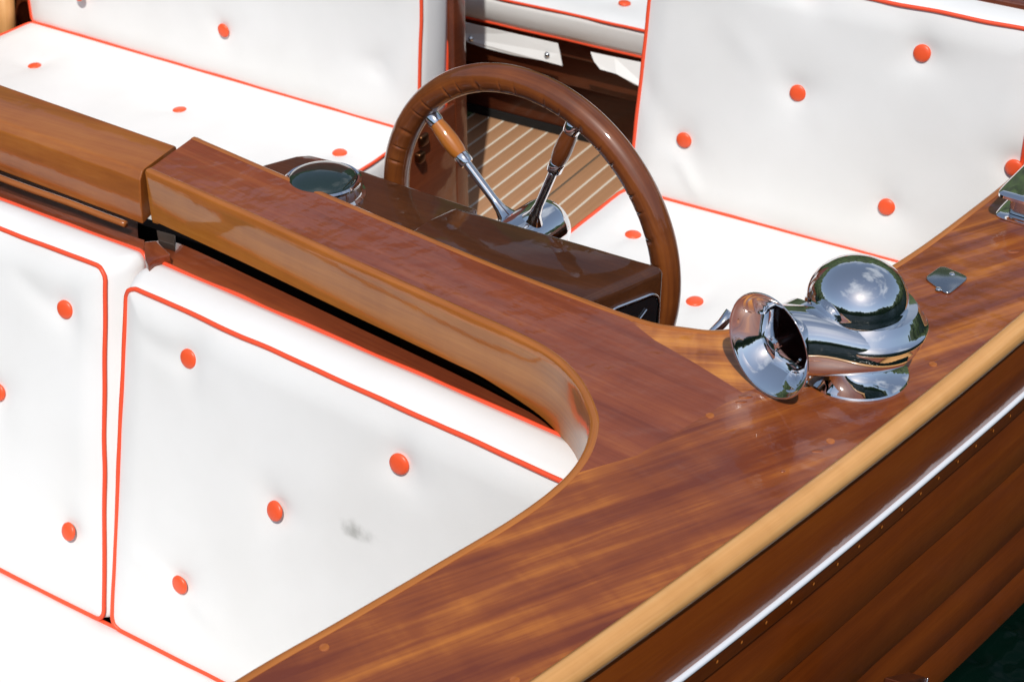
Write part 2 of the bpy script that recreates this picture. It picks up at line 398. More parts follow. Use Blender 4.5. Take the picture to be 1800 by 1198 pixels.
# driver's seat (right) and passenger seat (left) behind the wheel
ZS = -.33
def face_n(lean): return V((-math.cos(lean), 0, math.sin(lean)))
LE = R(5); n_d = face_n(LE); d0 = V((2.45, 1.0, ZS))
def bk(y, h, x0=2.45, lean=LE): return V((x0+h*math.sin(lean), y, ZS+h*math.cos(lean)))
btn = [b-n_d*.006 for b in B([(1619, 95), (1401, 165), (1200, 248), (1557, 365), (1781, 297), (1420, -20), (1760, 505)], d0+n_d*.006, n_d)]
cushion('back_cushion', 'large white back cushion with five orange buttons, above and behind the chrome horn', 'cushion',
        [bk(.50, .452), bk(1.196, .452), bk(1.208, 0, 2.453), bk(.50, 0)], (.095, 0, .002), btn, seed=4, rad=.02, nu=170, nv=110,
        folds=[(atpl(1255, 5, d0, n_d), atpl(1370, 150, d0, n_d), .025, .0016), (atpl(1190, 270, d0, n_d), atpl(1235, 350, d0, n_d), .015, .004), (atpl(1120, 120, d0, n_d), atpl(1190, 240, d0, n_d), .03, -.003)])
btn = [b-V((0, 0, .006)) for b in seatplane_pts([(1113, 410), (1221, 527), (1330, 640)], ZS+.006)]
cushion('seat_cushion', 'white seat cushion with flat orange buttons between the steering wheel and horn', 'cushion',
        [(1.95, 1.232, ZS), (1.95, .62, ZS), (2.45, .62, ZS), (2.45, 1.214, ZS)], (0, 0, -.08), btn, seed=5, rad=.03, amp=.007, puff=.010)
LP = R(4); n_p = face_n(LP); p0 = V((2.455, 2.0, ZS))
btn = [b-n_p*.006 for b in B([(390, 55), (668, 118), (134, -8)], p0+n_p*.006, n_p)]
cushion('back_cushion', 'white buttoned back cushion at upper left, its piped end beside the mahogany post', 'cushion',
        [bk(2.82, .42, 2.483, LP), bk(1.68, .42, 2.447, LP), bk(1.683, 0, 2.443, LP), bk(2.80, 0, 2.483, LP)], (.10, 0, 0), btn, seed=6, rad=.015, nu=120, nv=60)
btn = [b-V((0, 0, .006)) for b in seatplane_pts([(60, 114), (315, 191), (597, 267)], ZS+.006)]
cushion('seat_cushion', 'long white seat cushion with three flat orange buttons behind the mahogany lid', 'cushion',
        [(1.93, 2.80, ZS), (1.93, 1.694, ZS), (2.443, 1.690, ZS), (2.478, 2.80, ZS)], (0, 0, -.08), btn, seed=7, rad=.03, amp=.007, puff=.010, nu=110)
# rear bench cushion seen down the passage
btn = seatplane_pts([(1098, 7)], ZS+.004)
rb = cushion('seat_cushion', 'white rear bench cushion with deep front edge and snapped flaps, beyond the passage', 'cushion',
        [(3.168, 2.9, ZS), (3.168, .9, ZS), (3.70, .9, ZS), (3.70, 2.9, ZS)], (.016, 0, -.073), btn, seed=8, rad=.02, amp=.004, puff=.006, nu=60, nv=30)
# vinyl flaps snapped to the bench front, hanging below the cushion
def flap(pts, name='snap_flap'):
    pts = [V(p) for p in pts]; n = len(pts)
    vs = pts+[p+V((.0025, 0, 0)) for p in pts]
    fs = [tuple(range(n)), tuple(range(n, 2*n))]+[(i, (i+1) % n, n+(i+1) % n, n+i) for i in range(n)]
    return mesh(name, vs, fs, M_vinyl, rb, smooth=False)
def fx(x, y, X=3.172): 
    d = ray(x, y); return CAM+d*(X/d.x)
flap([fx(780, 30), fx(826, 42), fx(900, 59, 3.176), fx(980, 77, 3.174), fx(984, 95, 3.168), fx(988, 116, 3.160), fx(955, 107, 3.158), fx(905, 98, 3.163), fx(850, 84, 3.166), fx(780, 60)])
flap([fx(1038, 92, 3.176), fx(1080, 101), fx(1150, 115), fx(1150, 165, 3.150), fx(1112, 147, 3.152), fx(1083, 130, 3.152), fx(1055, 122, 3.155), fx(1044, 108, 3.165)])
for px, py in ((961, 97), (827, 69)):
    lathe('snap', [(0, .004), (.003, .004), (.005, .002), (.007, .0), (.0075, -.001)], M_chrome2, rb, center=fx(px, py, 3.1585), axis=V((-1, 0, .1)), n=16)
# cushion of the aft-facing seat behind the driver's back rest (only its piped edge shows)
cushion('back_cushion', 'white cushion with orange edge behind the mahogany cap in the top right corner', 'cushion',
        [(2.640, .45, .15), (2.640, 1.0, .15), (2.640, 1.0, -.3), (2.640, .45, -.3)], (.09, 0, 0), [], seed=9, rad=.02, nu=20, nv=20)

# ------------------------------------------------------------------ the boat's woodwork
boat = thing('motorboat', 'varnished mahogany motorboat with pale rub rail, white strip and lapped hull planks', 'boat', (1.8, 1.45, -.72))
def g(x): return .549-.2855*(x-.949)+.052*(x-.949)**2     # gunwale in plan
def P2(L, z=0): return [atz(x, y, z) for x, y in L]
open_f = P2([(255, 300), (430, 377), (600, 455), (700, 500), (800, 545), (890, 585), (960, 622), (1004, 664), (1030, 713), (1036, 750), (1020, 800), (978, 850), (900, 908), (780, 980), (600, 1085), (410, 1195)])
open_f += [open_f[-1]+V((-.15, .03, 0)), open_f[-1]+V((-.32, .07, 0))]
open_f = catmull(open_f, 6)
open_a = P2([(345, 240), (600, 350), (850, 455), (1000, 513), (1130, 560), (1200, 573), (1280, 577)])
open_a += [V((1.70, .592, 0)), V((1.78, .552, 0)), V((1.90, .516, 0)), V((2.05, .486, 0)), V((2.262, .453, 0)), V((2.6, .42, 0)), V((3.2, .38, 0))]
open_a = catmull(open_a, 6)
TW = .011      # width of the rounded coaming trim
def offset(path, d):
    fr = frames(path, False, V((0, 0, 1))); return [p+f[0]*d for p, f in zip(path, fr)]
# path direction: open_f runs from the beam to the bow; deck lies on the side away from the opening
sf = 1 if (frames(open_f, False, V((0, 0, 1)))[10][0]).dot(open_a[10]-open_f[10]) > 0 else -1
sa = 1 if (frames(open_a, False, V((0, 0, 1)))[10][0]).dot(open_f[10]-open_a[10]) > 0 else -1
in_f = offset(open_f, sf*TW); in_a = offset(open_a, sa*TW)
from mathutils.geometry import delaunay_2d_cdt
def flat(name, poly, z, th, mat, parent):
    """flat sheet with a skirt; poly is a plan outline"""
    pts = []
    for p in poly:
        q = V((p[0], p[1]))
        if not pts or (q-pts[-1]).length > 1e-4: pts.append(q)
    if (pts[0]-pts[-1]).length < 1e-4: pts.pop()
    n = len(pts)
    vo, eo, fo, _, _, _ = delaunay_2d_cdt(pts, [(i, (i+1) % n) for i in range(n)], [], 1, 1e-6)
    vs = [(v.x, v.y, z) for v in vo]; fs = [tuple(f) for f in fo]; m0 = len(vs)
    vs += [(p.x, p.y, z) for p in pts]+[(p.x, p.y, z-th) for p in pts]
    fs += [(m0+i, m0+(i+1) % n, m0+n+(i+1) % n, m0+n+i) for i in range(n)]
    o = mesh(name, vs, fs, mat, parent, smooth=False); return o
# mitre lines of the veneers
tip = atz(1306, 690); sA = atz(1040, 842); sB = atz(1090, 566)
def near(path, p): return min(range(len(path)), key=lambda i: (path[i]-p).length)
iF = near(in_f, sA); iA = near(in_a, sB); iC = near(in_a, atz(1285, 585))
m1 = [in_f[iF], atz(1120, 800), tip]; m2 = [tip, atz(1222, 638), atz(1150, 597), in_a[iA]]
beam_poly = in_f[:iF]+m1[:-1]+m2[:-1]+in_a[:iA+1][::-1]
flat('beam_top', beam_poly, 0, .02, M_beam, boat)
gun = [V((x, g(x), 0)) for x in np.linspace(.35, 3.2, 60)]
# corner piece of lighter figured wood between the beam, the horn and the aft opening
cor_out = atz(1420, 650)
corner = m2[:-1]+in_a[iA:iC+7]+[cor_out]
def shrink(poly, d=.0004):
    c = sum((V(p) for p in poly), V((0, 0, 0)))/len(poly); return [V(p)+(c-V(p)).normalized()*d for p in poly]
flat('deck_panel', corner, -.0001, .02, M_decka, boat)
side = in_f[iF:]+gun+in_a[iC+6:][::-1]+[cor_out]+m1[::-1][:-1]
flat('side_deck', side, 0.0, .02, M_deck, boat)
# rounded trims round both openings
def trimprof(s): return [(s*TW, -.004), (s*TW, .0003), (s*(TW-.0010), .0009), (s*(TW-.003), .0013), (s*.005, .0014), (s*.0025, .0008), (s*.0008, -.0010), (0, -.004), (0, -.012), (s*.006, -.012)]
sweep('coaming_trim', open_f, trimprof(sf), M_trim, boat, upv=V((0, 0, 1)), auto=55)
sweep('coaming_trim', open_a, trimprof(sa), M_trim, boat, upv=V((0, 0, 1)), auto=55)
nf = len(open_f)
def fz(i):
    y = open_f[i].y; return -.088-.020*max(0, min(1, (.93-y)/.14)) if open_f[i].x > 1.2 else -.108
sweep('beam_face', open_f, lambda i: [(0.0000, -.0118), (0.0006, -.05), (0.0004, fz(i)+.004), (sf*.004, fz(i)), (sf*.016, fz(i)), (sf*.016, -.012)], M_face, boat, upv=V((0, 0, 1)), auto=35)
sweep('aft_coaming', open_a, [(0, -.012), (0, -.09), (sa*.014, -.09), (sa*.014, -.012)], M_inner, boat, upv=V((0, 0, 1)), smooth=False)
# closed end of the beam at the joint with the lid
e0, e1 = open_f[0], open_a[0]
prism('beam_end', [(e0.x, e0.y-.001), (e1.x, e1.y-.001), (e1.x-.002, e1.y-.012), (e0.x, e0.y-.012)], -.088, -.0006, M_face, boat)
# hinged lid that bridges the beam on the left
J0 = V((1.569, 1.5835, 0)); JF = V((1.668, 1.600, 0))
def lidx(y): return 0
ly0, ly1 = 1.5865, 2.75
def lid_section(y, sec):
    t = (y-ly0)/(ly1-ly0); xn = 1.5675+t*.06; xfz = 1.662+t*.075; yj = 0.0
    return [V((xn-.014, y, -.088)), V((xn-.012, y, -.05)), V((xn-.008, y, -.016)), V((xn, y+0, -.0035)), V((xn+.006, y, -.0015)), V((xfz-.006, y+.012, -.002)), V((xfz, y+.015, -.006)), V((xfz+.002, y+.015, -.07))]
vs = []; ys = np.linspace(ly0, ly1, 24)
for y in ys: vs += lid_section(y, 0)
fs = []
for i in range(len(ys)-1):
    for k in range(8):
        l = (k+1) % 8; fs.append((i*8+k, i*8+l, (i+1)*8+l, (i+1)*8+k))
fs += [tuple(range(8)), tuple(range((len(ys)-1)*8, len(ys)*8))]
lid = mesh('hinged_lid', vs, fs, M_lid, boat, smooth=True, auto=22); bevel(lid, .0022, 3, 20)
# board under the beam, in two lengths, and the pocket behind it, painted black for shade
def board(name, L1, L2, z, th, mat):
    """flat board between two pixel-measured plan lines"""
    A = catmull(P2(L1, z), 6); B_ = catmull(P2(L2, z), 6); n = len(A)
    vs = []
    for p, q in zip(A, B_):
        q = q+V((-.004, 0, 0)); d = (p-q).normalized()
        vs += [q+V((0, 0, -th)), q+V((0, 0, -.003)), q+d*.003, p-d*.002, p+V((0, 0, -.002)), p+V((0, 0, -th))]
    fs = [(i*6+k, i*6+(k+1) % 6, (i+1)*6+(k+1) % 6, (i+1)*6+k) for i in range(n-1) for k in range(6)]
    fs += [tuple(range(6)), tuple(range((n-1)*6, n*6))]
    return mesh(name, vs, fs, mat, boat, auto=50)
board('lip_board', [(262, 426), (310, 425), (450, 489), (600, 560), (800, 655), (900, 706), (960, 741), (1005, 788)],
      [(258, 452), (300, 466), (450, 536), (600, 608), (800, 707), (900, 757), (960, 788), (1008, 806)], -.112, .018, M_board)
board('lip_board', [(-80, 306), (0, 333), (120, 376), (220, 410), (254, 421)], [(-80, 335), (0, 368), (120, 413), (220, 450), (254, 454)], -.112, .018, M_board)
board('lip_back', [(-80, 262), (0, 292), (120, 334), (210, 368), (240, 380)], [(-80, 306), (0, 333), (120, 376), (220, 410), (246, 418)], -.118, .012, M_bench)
# carved tongue dipping between the two back cushions
tg = [atz(x_, y_, -.092) for x_, y_ in ((252, 424), (276, 422), (300, 447), (283, 451), (270, 457), (261, 466), (255, 456))]
prism('carved_tongue', [(p.x, p.y) for p in tg], -.116, -.092, M_board, boat, bv=.003)
prism('bracket', [(p.x, p.y) for p in P2([(275, 404), (308, 413), (306, 430), (279, 422)], -.100)], -.112, -.100, M_grey, boat, bv=.001)
# bead along the finger groove under the lid
bead = P2([(-60, 290), (0, 313), (60, 335), (120, 356), (180, 379), (221, 394)], -.094)
tube('groove_bead', catmull(bead, 4), .0055, M_lid, boat, n=12)
box('pocket_shade_back', 1.62, 1.64, .62, 2.9, -.74, -.14, M_black, boat)  # black panels added so the slot under the beam stays dark
box('pocket_shade_floor', 1.455, 1.64, 1.0, 2.9, -.22, -.20, M_black, boat)
prism('pocket_shade_floor', [(1.30, .66), (1.64, .66), (1.64, 1.0), (1.40, 1.0)], -.22, -.20, M_black, boat)

# dashboard shelf and raised console behind the beam
zd = -.03
far = P2([(430, 300), (465, 288), (520, 273), (545, 271), (600, 284), (640, 299), (720, 327), (800, 353), (840, 366)], zd)
dash = prism('dash_shelf', [(p.x, p.y) for p in far]+[(1.60, 1.05), (1.60, 1.62)], -.07, zd, M_dash, boat, bv=.006)
zc = -.004
cpx = P2([(800, 359), (1172, 467), (1021, 524)], zc)
cA, cB, cC = cpx
cons = prism('console', [(1.60, 1.155), (1.665, 1.148), (cA.x, cA.y), (cB.x, cB.y), (cC.x-.03, cC.y+.0135), (1.55, .90)], -.20, [zc-.012, zc-.008, zc, zc, zc-.008, zc-.012], M_dash, boat, bv=.012, seg=5)
# chrome framed instrument let into the end of the console
en = V((cC.y-cB.y, -(cC.x-cB.x), 0)).normalized()
if en.y > 0: en = -en
ee = (cC-cB).normalized()
ins = thing('gauge', 'dark gauge with thin chrome frame on the end of the dark console', 'gauge', cB+ee*.06)
def rr(cx, cz, w_, h_, r_, n=6):
    o = []
    for sx, sz, a0 in ((1, 1, 0), (-1, 1, 90), (-1, -1, 180), (1, -1, 270)):
        for k in range(n+1):
            a = R(a0+90*k/n); o.append((cx+sx*(w_-r_)+r_*math.cos(a), cz+sz*(h_-r_)+r_*math.sin(a)))
    return o
loop = [cB+ee*a+V((0, 0, b))+en*.002 for a, b in rr(.058, -.075, .045, .040, .018)]
tube('bezel', loop, .0028, M_chrome, ins, closed=True, n=8)
vs = [p+en*.0005 for p in loop]; mesh('dial', vs, [tuple(range(len(vs)))], M_rubber, ins, smooth=False)
tube('pointer', [cB+ee*.035+V((0, 0, -.055))+en*.004, cB+ee*.075+V((0, 0, -.095))+en*.004], .0016, M_chrome, ins, n=6)

# seat boxes, post, bulkhead boards
box('seat_box', 1.98, 2.492, 1.668, 2.95, -.72, -.412, M_inner, boat, .002)
box('seat_box', 1.98, 2.56, .45, 1.19, -.72, -.412, M_inner, boat, .002)
box('seat_post', 2.553, 2.597, 1.664, 3.0, -.72, .62, M_inner, boat, .002)  # unseen upper part added to cast the shadow on the rear bench
box('seat_post', 2.556, 2.596, .36, 1.185, -.72, .135, M_inner, boat, .003)
box('side_panel', 2.33, 2.551, 1.664, 1.676, -.72, -.298, M_inner, boat, .002)
# small bronze latch on the seat side
lt = fx(745, 262, 2.25); ly = 1.664
d = ray(741, 250); lp = CAM+d*(ly/d.y)
box('latch', lp.x-.016, lp.x+.012, ly-.012, ly, lp.z-.004, lp.z+.02, M_bronze, boat, .004)
box('latch', lp.x-.03, lp.x-.008, ly-.016, ly, lp.z-.034, lp.z-.012, M_bronze, boat, .004)
# rear bench front
box('bench_front', 3.300, 3.33, .8, 3.0, -.698, -.52, M_bench, boat, .002)
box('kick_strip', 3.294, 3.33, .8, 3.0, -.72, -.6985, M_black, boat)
box('bench_front', 3.262, 3.298, .8, 3.0, -.56, -.408, M_bench, boat, .004)
box('bench_rail', 3.215, 3.255, .8, 3.0, -.462, -.408, M_bench, boat, .004)
# inner side of the far hull with a pale rib
box('inner_side', 1.4, 4.0, 2.93, 2.96, -.72, -.285, M_inner, boat)
box('inner_side', 1.4, 4.0, 2.905, 2.93, -.28, .05, M_inner, boat)
d = [ (CAM+ray(x, y)*(2.86/ray(x, y).y)) for x, y in ((5, -40), (15, 35), (14, 120))]
tube('rib', [d[0], (d[0]+d[2])/2, d[2]], .024, M_rail, boat, n=12)
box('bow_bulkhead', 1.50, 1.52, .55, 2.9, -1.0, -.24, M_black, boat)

# teak sole: planks with pale caulk, every plank a piece of its own
sole = thing('cockpit_sole', 'planked teak cockpit floor with pale caulk lines seen through the steering wheel', 'floor', (2.6, 1.5, -.74))
del sole['category']; sole['kind'] = 'structure'; sole.name = 'floor'
pitch = .0445; y0 = 1.9538-9*pitch*1.0
ys = [1.9538-pitch*k for k in range(-3, 18)]
pm = None
for k, y in enumerate(ys):
    if pm is None:
        o = box('plank', -.85, .85, -pitch+.0028, -.0028, -.018, 0, M_teak, sole, .0008); pm = o.data
        o.location = V((2.52, y, -.72))-V(sole.location); o.matrix_parent_inverse = Matrix()
        pb = o
    else:
        o = pb.copy(); C.objects.link(o); o.parent = sole; o.location = V((2.52+random.uniform(-.01, .01), y, -.72-random.uniform(0, .0004)))-V(sole.location)
cm = None
for k, y in enumerate(ys):
    mt = M_caulkd if k == 9 else M_caulk
    if cm is None:
        o = box('caulk', -.85, .85, -.0030, .0030, -.016, -.0006, M_caulk, sole); cm = o
        o.location = V((2.52, y, -.72))-V(sole.location); o.matrix_parent_inverse = Matrix()
    else:
        o = cm.copy(); C.objects.link(o); o.parent = sole; o.location = V((2.52, y, -.72))-V(sole.location)
        if k == 9:
            o.data = o.data.copy(); o.data.materials[0] = M_caulkd; o['label'] = 'dark hatch seam'
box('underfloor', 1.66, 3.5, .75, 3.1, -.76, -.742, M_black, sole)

# ------------------------------------------------------------------ rub rail and hull
gp = [V((x, g(x), 0)) for x in np.linspace(.35, 3.2, 80)]
sg = -1 if frames(gp, False, V((0, 0, 1)))[5][0].y > 0 else 1
rail = [(0, -.004), (0, .0012), (sg*.004, .0030), (sg*.010, .0030), (sg*.016, .000), (sg*.0205, -.006), (sg*.022, -.014), (sg*.0205, -.021), (sg*.015, -.027), (sg*.004, -.030), (0, -.030)]
sweep('rub_rail', gp, rail, M_rail, boat, upv=V((0, 0, 1)))
K_ = .12
def hy(x, z, o=0.0): return g(x)-.012+(.088-.085*min(max(x-1.65, 0), .6))*(-z) - o
zl = [-.026, -.178, -.308, -.484, -.606, -.715, -.86]
for i in range(6):
    za, zb = zl[i], zl[i+1]
    def pr(x): return None
    vs = []; uv = []; xs = np.linspace(.35, 3.4, 60)
    for x in xs:
        for (z, o_) in ((za, -.003), (za-.004, -.002), ((za+zb)/2, .0035), (zb+.003, .0100), (zb, .0090), (zb-.0008, -.006), (za, -.012)):
            vs.append((x, hy(x, z, o_), z)); uv.append((x, z))
    fs = []
    for a in range(len(xs)-1):
        for k in range(7):
            l = (k+1) % 7; fs.append((a*7+k, a*7+l, (a+1)*7+l, (a+1)*7+k))
    mesh('hull_plank', vs, fs, M_hull, boat, smooth=True, uvs=uv, auto=35)
def aty(x, y, Y):
    d = ray(x, y); return CAM+d*(Y/d.y)
b0, b1 = aty(1588, 1199, .318), aty(1629, 1189, .314)
blk = mesh('step_block', [b0, b1, b1+V((.0, 0, -.12)), b0+V((0, 0, -.12)), b0+V((0, .025, -.003)), b1+V((0, .025, -.003)), b1+V((0, .025, -.12)), b0+V((0, .025, -.12))],
           [(0, 1, 2, 3), (4, 5, 6, 7), (0, 1, 5, 4), (3, 2, 6, 7), (0, 3, 7, 4), (1, 2, 6, 5)], M_bench, boat, smooth=False); bevel(blk, .003)
tube('edge_strip', [b1+V((.001, -.001, -.002)), b1+V((.001, -.001, -.12))], .0012, M_chrome2, boat, n=6)
# thin white half-round strip along the top plank
gs = [V((x, hy(x, -.143, .0075), -.143)) for x in np.linspace(.35, 3.2, 70)]
tube('white_strip', gs, .0047, M_white, boat, n=10)
# rivets under the strip
rv = None
for k in range(26):
    x = .95+.045*k+random.uniform(-.003, .003); z = -.163
    c = V((x, hy(x, z, .0092), z))
    if rv is None: rv = lathe('rivet', [(0, .0010), (.0016, .0008), (.0026, 0)], M_trim, boat, center=V((0, 0, 0)), axis=V((0, -1, 0)), n=8); rv.matrix_parent_inverse = Matrix(); rv.location = c-boat.location
    else:
        o = rv.copy(); C.objects.link(o); o.parent = boat; o.location = c-boat.location
# wooden plugs over the deck screws
pg = None
for px, py in [(1248, 730), (570, 1137), (1460, 775), (905, 1195), (1030, 370-0)][:4]+[(1640, 640)]:
    c = atz(px, py, 0)+V((0, 0, .0004))
    if pg is None: pg = lathe('plug', [(0, .0003), (.0048, .0003), (.0052, -.0006)], M_plug, boat, center=V((0, 0, 0)), n=20); pg.matrix_parent_inverse = Matrix(); pg.location = c-boat.location
    else:
        o = pg.copy(); C.objects.link(o); o.parent = boat; o.location = c-boat.location
# runs and drips in the varnish
for px, py, r_, st in [(1311, 697, .0045, 2.0), (1303, 706, .003, 2.5), (1437, 792, .0032, 2.2), (1376, 828, .002, 1.6), (1782, 442, .004, 2.2), (1041, 776, .0022, 1.2)]:
    c = atz(px, py, 0)
    o = lathe('varnish_drip', [(0, .0011), (r_*.5, .0009), (r_*.85, .0004), (r_, 0), (r_*1.05, -.0005)], M_deck, boat, center=V((0, 0, 0)), n=20, auto=None)
    o.matrix_parent_inverse = Matrix(); o.location = c-boat.location; o.scale = (st, 1, 1); o.rotation_euler.z = R(-50)

# ------------------------------------------------------------------ steering wheel
yw = -.117; wc = V((1.80, 1.0565, -.0805)); WR = .252; WT = .0208
wn = V((math.cos(yw), math.sin(yw), 0)); wh = V((-math.sin(yw), math.cos(yw), 0)); wu = V((0, 0, 1))
wheel = thing('steering_wheel', 'large wooden steering wheel with finger notches and chrome spokes with wood grips', 'steering wheel', wc)
n1, n2 = 1260, 30; vs = []; uv = []
for i in range(n1):
    a = 2*math.pi*i/n1; rad_ = wh*math.cos(a)+wu*math.sin(a)
    ph = ((a+.03*math.sin(a*17))*42/(2*math.pi)) % 1.0
    for k in range(n2):
        b = 2*math.pi*k/n2
        # b=0 outward, b=pi inward; facing -wn is b=3pi/2
        dirv = rad_*math.cos(b)-wn*math.sin(b)
        wgt = max(0, math.cos(b-R(112)))**13
        nt_ = math.exp(-((ph-.5-.10*math.cos((b-R(112))*2.2))/.050)**2)
        r_ = WT*(1+.02*math.cos(b))-.0030*nt_*wgt-.0003*wgt*math.cos(2*math.pi*ph)
        vs.append(wc+rad_*WR+dirv*r_); uv.append((a*WR, b*WT))
fs = [(i*n2+k, i*n2+(k+1) % n2, ((i+1) % n1)*n2+(k+1) % n2, ((i+1) % n1)*n2+k) for i in range(n1) for k in range(n2)]
mesh('rim', vs, fs, M_wheel, wheel, uvs=uv)
lathe('hub', [(0, -.16), (.026, -.16), (.027, -.10), (.042, -.085), (.044, -.08), (.0445, .048), (.0435, .058), (.039, .066), (.028, .071), (0, .073)], M_chrome, wheel, center=wc, axis=wn, n=64, auto=35)
for k in range(5):
    a = R(41.0+71.0*k if k < 2 else 41+72*k); rd = wh*math.cos(a)+wu*math.sin(a)
    def sp(prof, name, mat, par):
        return lathe(name, prof, mat, par, center=wc, axis=rd, n=24, auto=35)
    s = sp([(.0, .0), (.0175, .040), (.0130, .048), (.0090, .058), (.0068, .075), (.0068, WR*.57)], 'spoke', M_chrome, wheel)
    L0, L1 = WR*.57, WR*.905
    sp([(0, L0-.002), (.0105, L0-.002), (.0115, L0), (.0115, L0+.014), (.0105, L0+.0155), (0, L0+.0155)], 'ferrule', M_chrome, s)
    sp([(.0, L0+.015), (.0105, L0+.015), (.0128, L0+.024), (.0138, L0+.04), (.0128, L0+.06), (.0112, L1-.012), (.0108, L1-.008), (0, L1-.008)], 'grip', M_wheel if k == 1 else M_grip, s)  # darker rim wood on the second grip paints in its shade and reflection
    sp([(0, L1-.010), (.0118, L1-.010), (.0122, L1-.008), (.0122, L1+.003), (.0105, L1+.006), (.0, L1+.02)], 'ferrule', M_chrome, s)

# ------------------------------------------------------------------ compass
cc = atz(567, 313, -.002)
cmp_ = thing('compass', 'round chrome instrument with a glass dome set on the dark dashboard behind the beam', 'compass', (cc.x, cc.y, zd))
RC = .0595; zb = zd-.0
def cl(name, prof, mat): return lathe(name, [(r_, z_) for r_, z_ in prof], mat, cmp_, center=V((cc.x, cc.y, zb)), n=64, auto=35)
cl('bezel', [(RC+.004, 0), (RC+.004, .003), (RC-.001, .006), (RC, .021), (RC-.001, .026), (RC-.004, .0285), (RC-.007, .028), (RC-.009, .024), (RC-.009, .012)], M_chrome)
m, n_, b_ = newmat('dome_glass'); b_.inputs['Base Color'].default_value = (.012, .025, .02, 1); b_.inputs['Roughness'].default_value = .02; b_.inputs['Coat Weight'].default_value = 1; b_.inputs['Specular IOR Level'].default_value = .8
cl('dome', [(RC-.008, .024)]+[((RC-.008)*math.cos(R(a)), .026+.017*math.sin(R(a))) for a in range(0, 90, 5)]+[(0, .043)], m)

# ------------------------------------------------------------------ horn
SC = V((1.603, .472, 0)); stem = atz(1499, 651, 0)
hornt = thing('horn', 'polished chrome horn with round dome and flared trumpet mouth standing on the side deck', 'horn', stem)
def hl(name, prof, parent=hornt, mat=M_chrome, c=None, n=96, auto=30): return lathe(name, prof, mat, parent, center=c or stem, n=n, auto=auto)
hl('foot', [(.0675, 0), (.0680, .0022), (.0665, .0042), (.060, .0065), (.050, .012), (.043, .020), (.039, .030), (.038, .042), (.044, .052), (.0, .052)])
# snail-shaped body, wide lip at mid height
top = stem-rt*.007
hl('body', [(0, .026), (.032, .026), (.048, .029), (.061, .037), (.0695, .048), (.0735, .059), (.0748, .066), (.0765, .0688), (.0772, .0715), (.0765, .0742), (.0740, .0762), (.0715, .080), (.0685, .086), (.0645, .092), (.061, .0965), (.0, .098)], c=stem+rt*.004)
hl('dome', [(.054, .093), (.0595, .0945), (.0612, .0965), (.0612, .0995), (.0600, .1020), (.0598, .106)]+[(.0600*math.cos(R(a))**.92, .104+.0490*math.sin(R(a))) for a in range(5, 90, 5)]+[(0, .153)], n=128, auto=None, c=top)
# trumpet
phi = R(23); ax = V((math.cos(phi), -math.sin(phi), 0))         # from the mouth back into the body
Mc = atz(1350, 608, .068); bu = V((0, 0, 1)); bs = ax.cross(bu)
def sel(w_, h_, e, n=64):
    o = []
    for k in range(n):
        t = 2*math.pi*k/n; c, s_ = math.cos(t), math.sin(t)
        o.append((w_*math.copysign(abs(c)**(2/e), c), h_*math.copysign(abs(s_)**(2/e), s_)))
    return o
stations_old = [(0, .0735, .0735, 2.0), (.0012, .0722, .0722, 2.0), (.004, .0685, .0680, 2.0), (.010, .0600, .0590, 2.1), (.018, .0510, .0495, 2.4), (.028, .0425, .0400, 3.0), (.040, .0350, .0325, 3.8), (.055, .0300, .0275, 4.5), (.072, .0285, .0255, 4.5)]
def bellw(d): return .0645-.0335*(1-math.exp(-d/.026))/(1-math.exp(-.046/.026))
stations = []
for k in range(26):
    d_ = .046*(k/25)**1.3; q_ = float(smooth01(np.array(d_/.03)))
    stations.append((d_, bellw(d_), bellw(d_), 2.0+2.6*q_))
ostations = []
for k in range(18):
    d_ = .060*(k/17)**1.3
    ostations.append((d_, max(bellw(d_)+.0008, .0375), max(bellw(d_)+.0008, .0370), 2.0+.3*k/17))
vs = []; nn = 64
seq = []
for d_, w_, h_, e in ostations: seq.append((d_, w_+.0012, h_+.0012, e))      # outer skin
outer = [(Mc+ax*d_, w_, h_, e) for d_, w_, h_, e in seq[::-1]]
inner = [(Mc+ax*(d_+.0008), w_-.0006, h_-.0006, e) for d_, w_, h_, e in stations]
lip = [(Mc-ax*.0012, .0652, .0652, 2.0)]
allst = outer+lip+inner
for c, w_, h_, e in allst:
    for a, b in sel(w_, h_, e, nn): vs.append(c+bs*a+bu*b)
fs = [(i*nn+k, i*nn+(k+1) % nn, (i+1)*nn+(k+1) % nn, (i+1)*nn+k) for i in range(len(allst)-1) for k in range(nn)]
bell = mesh('bell', vs, fs, M_chrome, hornt)
# dark throat plate inside
tv = []
WE, HE, EE = stations[-1][1:]
for d_, k_ in ((.0455, .99), (.052, .96), (.075, .88), (.11, .78)):
    for a, b in sel(WE*k_, HE*k_, EE, 40): tv.append(Mc+ax*d_+bs*a+bu*b)
fs = [(i*40+k, i*40+(k+1) % 40, (i+1)*40+(k+1) % 40, (i+1)*40+k) for i in range(3) for k in range(40)]+[tuple(range(120, 160))]
mesh('throat', tv, fs, plain('dark_throat', (.035, .010, .008), .25, .3), bell)
